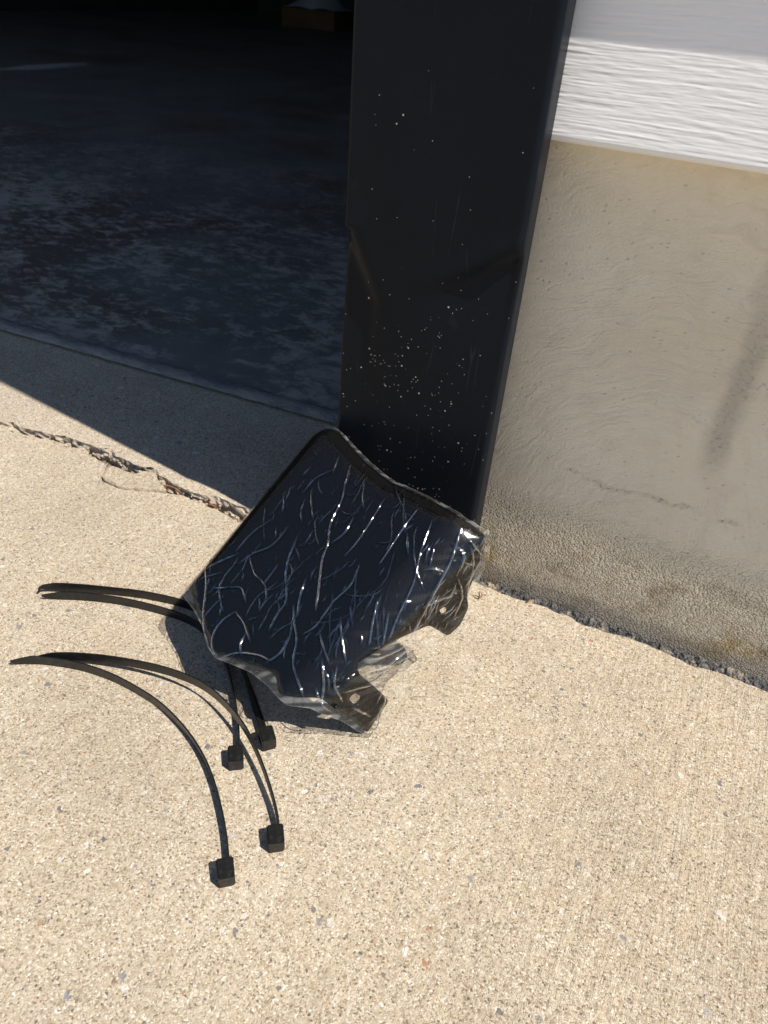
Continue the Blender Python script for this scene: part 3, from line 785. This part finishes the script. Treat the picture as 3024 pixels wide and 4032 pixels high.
for q in range(330):                           # short parallel puckers all over the face
    x = random.uniform(240, 1400); y = random.uniform(190, 1330)
    if q > 250: x = random.uniform(1050, 1540); y = 1420 - (x - 980) * 1.35 + random.gauss(0, 90)
    ang_ = math.radians(random.gauss(118, 14) if random.random() < .85 else random.uniform(60, 180)); L = random.choice((12, 18, 26, 40, 60, 90)) * random.uniform(.7, 1.3)
    dx, dy = math.cos(ang_) * L, math.sin(ang_) * L; bw = random.uniform(-.12, .12)
    s = [(x - dx / 2, y - dy / 2), (x - bw * dy, y + bw * dx), (x + dx / 2, y + dy / 2)]
    ok_ = [(600 + .8439 * a, 1600 + .8439 * b) for a, b in s]
    strokes.append(([Z1(p) for p in s], random.uniform(.00028, .00080), random.uniform(.00036, .0006)))
for q in range(34):                            # long thin folds following the wrap
    x = random.uniform(330, 1330); y = random.uniform(200, 1000); s = [(x, y)]; a_ = math.radians(random.gauss(116, 9))
    for k_ in range(random.randint(3, 6)):
        a_ += math.radians(random.gauss(0, 13)); L = random.uniform(30, 75); x += math.cos(a_) * L; y += math.sin(a_) * L; s.append((x, y))
    strokes.append(([Z1(p) for p in s], random.uniform(.00022, .00060), random.uniform(.00034, .0005)))
    if random.random() < .6:                   # a branch, as where folds meet
        b_ = s[len(s) // 2]; a2_ = a_ + math.radians(random.choice((-48, 48)))
        strokes.append(([Z1(b_), Z1((b_[0] + 30 * math.cos(a2_), b_[1] + 30 * math.sin(a2_))), Z1((b_[0] + 62 * math.cos(a2_ + .25), b_[1] + 62 * math.sin(a2_ + .25)))], random.uniform(.0003, .0006), .00042))
hF = np.zeros(len(PF)); pu, pv = PF[:, 0], PF[:, 1]
for line, hgt, sig in strokes:
    ln = catmull(line, 4) if len(line) > 2 else np.array(line)
    lo = ln.min(axis=0) - 5 * sig; hi = ln.max(axis=0) + 5 * sig
    idx = np.where((pu > lo[0]) & (pu < hi[0]) & (pv > lo[1]) & (pv < hi[1]))[0]
    if not len(idx): continue
    d = seg_dist(pu[idx], pv[idx], [tuple(p) for p in ln])
    de = np.minimum(np.hypot(pu[idx] - ln[0][0], pv[idx] - ln[0][1]), np.hypot(pu[idx] - ln[-1][0], pv[idx] - ln[-1][1]))
    fade = np.clip(de / (14 * sig) + .15, 0, 1)
    jit = .75 + .55 * np.array([noise.noise(Vector((a * 210, b * 210, hgt * 9e3))) for a, b in zip(pu[idx], pv[idx])])
    hF[idx] = np.maximum(hF[idx], hgt * fade * jit * np.exp(-(d / sig) ** 2))
edge = seg_dist(pu, pv, list(fil) + [fil[0]])
loose = np.clip(1 - edge / .009, 0, 1)
fl = np.clip((pu + .002) / .02, 0, 1)
def bend_v(s_, r, th, t):
    ph = (s_ + t) / r; e = s_ + t - r * th
    al = np.where(s_ <= -t, s_, np.where(ph <= th, -t + r * np.sin(ph), t * math.cos(th) + e * math.cos(th)))
    dr = np.where(s_ <= -t, 0, np.where(ph <= th, r * (1 - np.cos(ph)), t * math.sin(th) + e * math.sin(th)))
    return al, dr
def to3_v(u, v):
    lu = left_u(v)
    a1, d1 = bend_v(u, R1, TH, t1); a2, d2 = bend_v(lu - u, R2, TH2, t2); a2 = lu - a2
    right = u > -.06; left = (~right) & (u < lu + .05)
    a = np.where(right, a1, np.where(left, a2, u)); d = np.where(right, d1, np.where(left, d2, 0))
    q = (v - (top_v(u) - .011)) / .011
    d = d + np.where((u < .02) & (q > 0), .0035 * q * q, 0)
    P_ = O + a[:, None] * eu + v[:, None] * vh - d[:, None] * N
    a3, d3 = bend_v(u - U2, R3, TH3, t3)
    P2 = O + v[:, None] * vh + (D2 + a3)[:, None] * ef - d3[:, None] * nfl
    return np.where((u > U2 - t3)[:, None], P2, P_)
P3F = to3_v(pu, pv)
# smooth sheet normals by finite difference
e_ = .0012
nu = to3_v(pu + e_, pv) - P3F; nv = to3_v(pu, pv + e_) - P3F
NN = np.cross(nu, nv); NN /= np.linalg.norm(NN, axis=1)[:, None]
if NN[len(NN) // 2].dot(N) < 0: NN = -NN
nz1 = np.array([noise.noise(Vector((a * 150 + b * 60, b * 95, 0))) for a, b in PF])
nz2 = np.array([noise.noise(Vector((a * 330, b * 330, 4))) for a, b in PF])
nz3 = np.array([abs(noise.noise(Vector((a * 120 - b * 120, (a + b) * 40, 9)))) for a, b in PF])
off = .0010 + hF + loose * (.0010 * np.abs(nz1) + .0005 * nz2) + fl * (.0006 * np.abs(nz1) + .0010 * (.5 - nz3) * (1 - loose))
off = np.maximum(off, .0004)
P3F = P3F + NN * off[:, None]
P3F[:, 2] = np.maximum(P3F[:, 2], .0006)
film = mesh_obj("wrap_film", P3F - CL, TF, MAT_FILM, cover, True)
hz = film.data.attributes.new("haze", 'FLOAT', 'POINT')
inc = in_poly(pu, pv, cov)
hv = .0006 + .05 * np.clip(1 - edge / .0008, 0, 1) + .02 * fl * np.clip((nz3 - .25) * 3, 0, 1) + np.where(inc, 0, .02 + .09 * np.clip((nz3 - .22) * 4, 0, 1))
plt = np.clip(hF / .00036 - .06, 0, 1) + .08 * np.clip(1 - edge / .0010, 0, 1)
hv = hv + .004 * plt
hz.data.foreach_set("value", hv.astype(np.float32))
pa = film.data.attributes.new("pleat", 'FLOAT', 'POINT'); pa.data.foreach_set("value", plt.astype(np.float32))

# ---------------------------------------------------------------- zip ties
WT = .0188 * H; TT = .0026 * H
def Z2(p): return (.7233 * p[0], 2200 + .7233 * p[1])
ties = [
    ("black cable tie in open sunlight, touching neither the plastic cover nor its shadow",
     [(50, 541), (200, 533), (400, 560), (560, 607), (700, 672), (850, 765), (960, 865), (1050, 975), (1120, 1095), (1172, 1230), (1208, 1370), (1232, 1500), (1246, 1640)], [0] * 13, 0.0),
    ("black cable tie arching over another tie's strap, its tail crossing behind the nearest tie's tail",
     [(172, 527), (240, 516), (400, 513), (600, 531), (800, 566), (950, 606), (1080, 660), (1180, 730), (1270, 822), (1340, 920), (1400, 1040), (1450, 1170), (1490, 1300), (1512, 1400), (1518, 1460)], [.0, .003, .007, .011, .015, .019, .022, .0235, .0245, .023, .019, .013, .007, .003, 0], 0.0),
    ("black cable tie running under the cover, crossed near its head by another tie",
     [(222, 183), (400, 184), (600, 203), (800, 243), (1000, 305), (1110, 372), (1180, 455), (1232, 570), (1262, 680), (1284, 790), (1298, 900), (1302, 1030)], [0] * 12, 0.0),
    ("black cable tie whose head sits at the edge of the cover's shadow, strap leaning over",
     [(202, 150), (240, 134), (400, 138), (600, 156), (800, 181), (1000, 228), (1150, 300), (1270, 430), (1345, 600), (1392, 720), (1432, 830), (1462, 925)], [.006, .005, .002, 0, 0, 0, 0, 0, 0, 0, 0, 0], .75),
]
def make_tie(label, px, zb, lean):
    P_ = []
    for p, b in zip(px, zb): P_.append(at_z(Z2(p), b * H + WT * math.cos(lean * .0) ))
    P_ = [np.array([a[0], a[1], b * H]) for a, b in zip(P_, zb)]
    path = catmull(P_, 10)
    L = np.concatenate([[0], np.cumsum(np.linalg.norm(np.diff(path, axis=0), axis=1))])
    end = path[-1]
    root = thing("cable_tie", label, "cable tie", tuple(end))
    V = []; Fc = []
    # cross-section: thickness across (s), width up (w); rails at the rims, shallow groove between
    sec = [(-.5, 0), (.5, 0), (.5, .22), (.12, .28), (.12, .72), (.5, .78), (.5, 1), (-.5, 1)]
    m_ = len(sec)
    for i, p in enumerate(path):
        a = path[max(i - 1, 0)]; b = path[min(i + 1, len(path) - 1)]
        t = b - a; t[2] = 0; t /= np.linalg.norm(t)
        side = np.array([-t[1], t[0], 0.0])           # towards the outside of the bend
        fr = L[i] / L[-1]
        ln = lean * max(0, min(1, (fr - .55) / .35))
        up = np.array([0, 0, 1.0]) * math.cos(ln) - side * math.sin(ln); sd = side * math.cos(ln) + np.array([0, 0, 1.0]) * math.sin(ln)
        tip = min(1.0, .30 + L[i] / (.020)) if L[i] < .014 else 1.0
        th = TT * (.6 + .4 * min(1, L[i] / .02))
        for (s, w_) in sec:
            V.append(p + sd * (s * th) + up * (WT * (.5 + (w_ - .5) * tip)) - end + np.array([0, 0, .0004]))
    for i in range(len(path) - 1):
        for j in range(m_):
            k2 = (j + 1) % m_; Fc.append((i * m_ + j, i * m_ + k2, (i + 1) * m_ + k2, (i + 1) * m_ + j))
    Fc.append(tuple(range(m_))); Fc.append(tuple((len(path) - 1) * m_ + j for j in range(m_ - 1, -1, -1)))
    st = mesh_obj("strap", V, Fc, MAT_NYLON, root)
    bv = st.modifiers.new("edge", 'BEVEL'); bv.width = .00018; bv.segments = 1; bv.limit_method = 'ANGLE'
    # head: block with a through slot, standing on the slab
    t = path[-1] - path[-3]; t[2] = 0; t /= np.linalg.norm(t)
    rz = math.atan2(t[1], t[0])
    hl, hw, hh = .0275 * H, .0235 * H, .0265 * H
    # local: x along strap, y across (slot runs along y), z up
    bm = bmesh.new()
    y0, y1 = -hw * .74, hw * .26
    if True: y0, y1 = -hw * .26, hw * .74
    if False: pass
    hx = box_bm(-.0006, hl, -hw * .74, hw * .26, 0.0003, hh, 0)
    # shape: slight taper toward the end, slot cut as an inset pocket on both broad sides
    for v in hx.verts:
        if v.co.x > hl * .5: v.co.z = v.co.z * .93 + .0003; v.co.y *= .95
    fs = [f for f in hx.faces if abs(f.normal.y) > .8]
    hx.normal_update()
    fs = [f for f in hx.faces if abs(f.normal.y) > .8]
    bmesh.ops.bevel(hx, geom=[e for e in hx.edges], offset=.0007, segments=2, affect='EDGES')
    hx.normal_update()
    fs = sorted([f for f in hx.faces if abs(f.normal.y) > .95], key=lambda f: -f.calc_area())[:2]
    for f in fs:
        r = bmesh.ops.inset_region(hx, faces=[f], thickness=.0022, depth=0)
        nrm = f.normal.copy()
        r2 = bmesh.ops.extrude_face_region(hx, geom=[f])
        nv_ = [g for g in r2['geom'] if isinstance(g, bmesh.types.BMVert)]
        bmesh.ops.translate(hx, verts=nv_, vec=-nrm * hw * .42)
        if f.is_valid: bmesh.ops.delete(hx, geom=[f], context='FACES_ONLY')
    bm.free()
    bmesh.ops.recalc_face_normals(hx, faces=hx.faces)
    hd = bm_obj("head", hx, MAT_NYLON, root)
    hd.rotation_euler = (0, 0, rz)
    sl = bm_obj("locking_pawl", box_bm(hl * .30, hl * .52, -hw * .52, -hw * .05, .0024, hh - .0026, .0003), MAT_SLOT, hd)
    # moulding mark on the end face
    bmd = bmesh.new(); bmesh.ops.create_circle(bmd, cap_ends=True, segments=16, radius=hh * .2)
    dk = bm_obj("gate_mark", bmd, MAT_NYLON, hd); dk.rotation_euler = (0, math.pi / 2, 0); dk.location = (hl + .0001, -hw * .24, hh * .45)
    return root
for lab, px, zb, lean in ties: make_tie(lab, px, zb, lean)

# ---------------------------------------------------------------- dry litter
def needle(name, label, pts, width, grp=None):
    P_ = catmull(pts, 6); V = []; Fc = []; o0 = P_[len(P_) // 2].copy(); o0[2] = min(p[2] for p in P_)
    for i, p in enumerate(P_):
        a = P_[max(i - 1, 0)]; b = P_[min(i + 1, len(P_) - 1)]; t = b - a; t /= np.linalg.norm(t)
        s = np.cross(t, [0, 0, 1.0]); s /= np.linalg.norm(s); u_ = np.cross(s, t)
        w_ = width * (1 - .7 * abs(2 * i / (len(P_) - 1) - 1) ** 2)
        for k_ in range(5):
            a_ = 2 * math.pi * k_ / 5; V.append(p + s * w_ * math.cos(a_) + u_ * w_ * .5 * math.sin(a_) - o0)
    for i in range(len(P_) - 1):
        for k_ in range(5): Fc.append((i * 5 + k_, i * 5 + (k_ + 1) % 5, (i + 1) * 5 + (k_ + 1) % 5, (i + 1) * 5 + k_))
    o = mesh_obj(name, V, Fc, MAT_LEAF, None, True); o.location = tuple(o0); return tag(o, label, "dry twig", grp)
needle("dry_twig", "rusty brown curled leaf stalk stuck in the crack beside the loose chip", [at_z((656, 1938), .001), at_z((652, 1912), .006), at_z((690, 1922), .005), at_z((715, 1944), .001)], .0009)
needle("dry_twig", "short orange-brown twig lodged in the shaded end of the crack", [at_z((814, 1986), .002), at_z((835, 1988), .003), at_z((856, 2000), .001)], .0008)
needle("dry_twig", "thin reddish curled sprig on the slab by the foundation corner", [at_z((1850, 2338), .0008), at_z((1875, 2346), .002), at_z((1893, 2352), .003), at_z((1897, 2338), .003), at_z((1890, 2328), .001)], .0007)
needle("dry_twig", "tiny straight brown twig lying against the gritty filler", [at_z((2071, 2372), .001), at_z((2080, 2366), .003), at_z((2092, 2362), .004)], .0009)
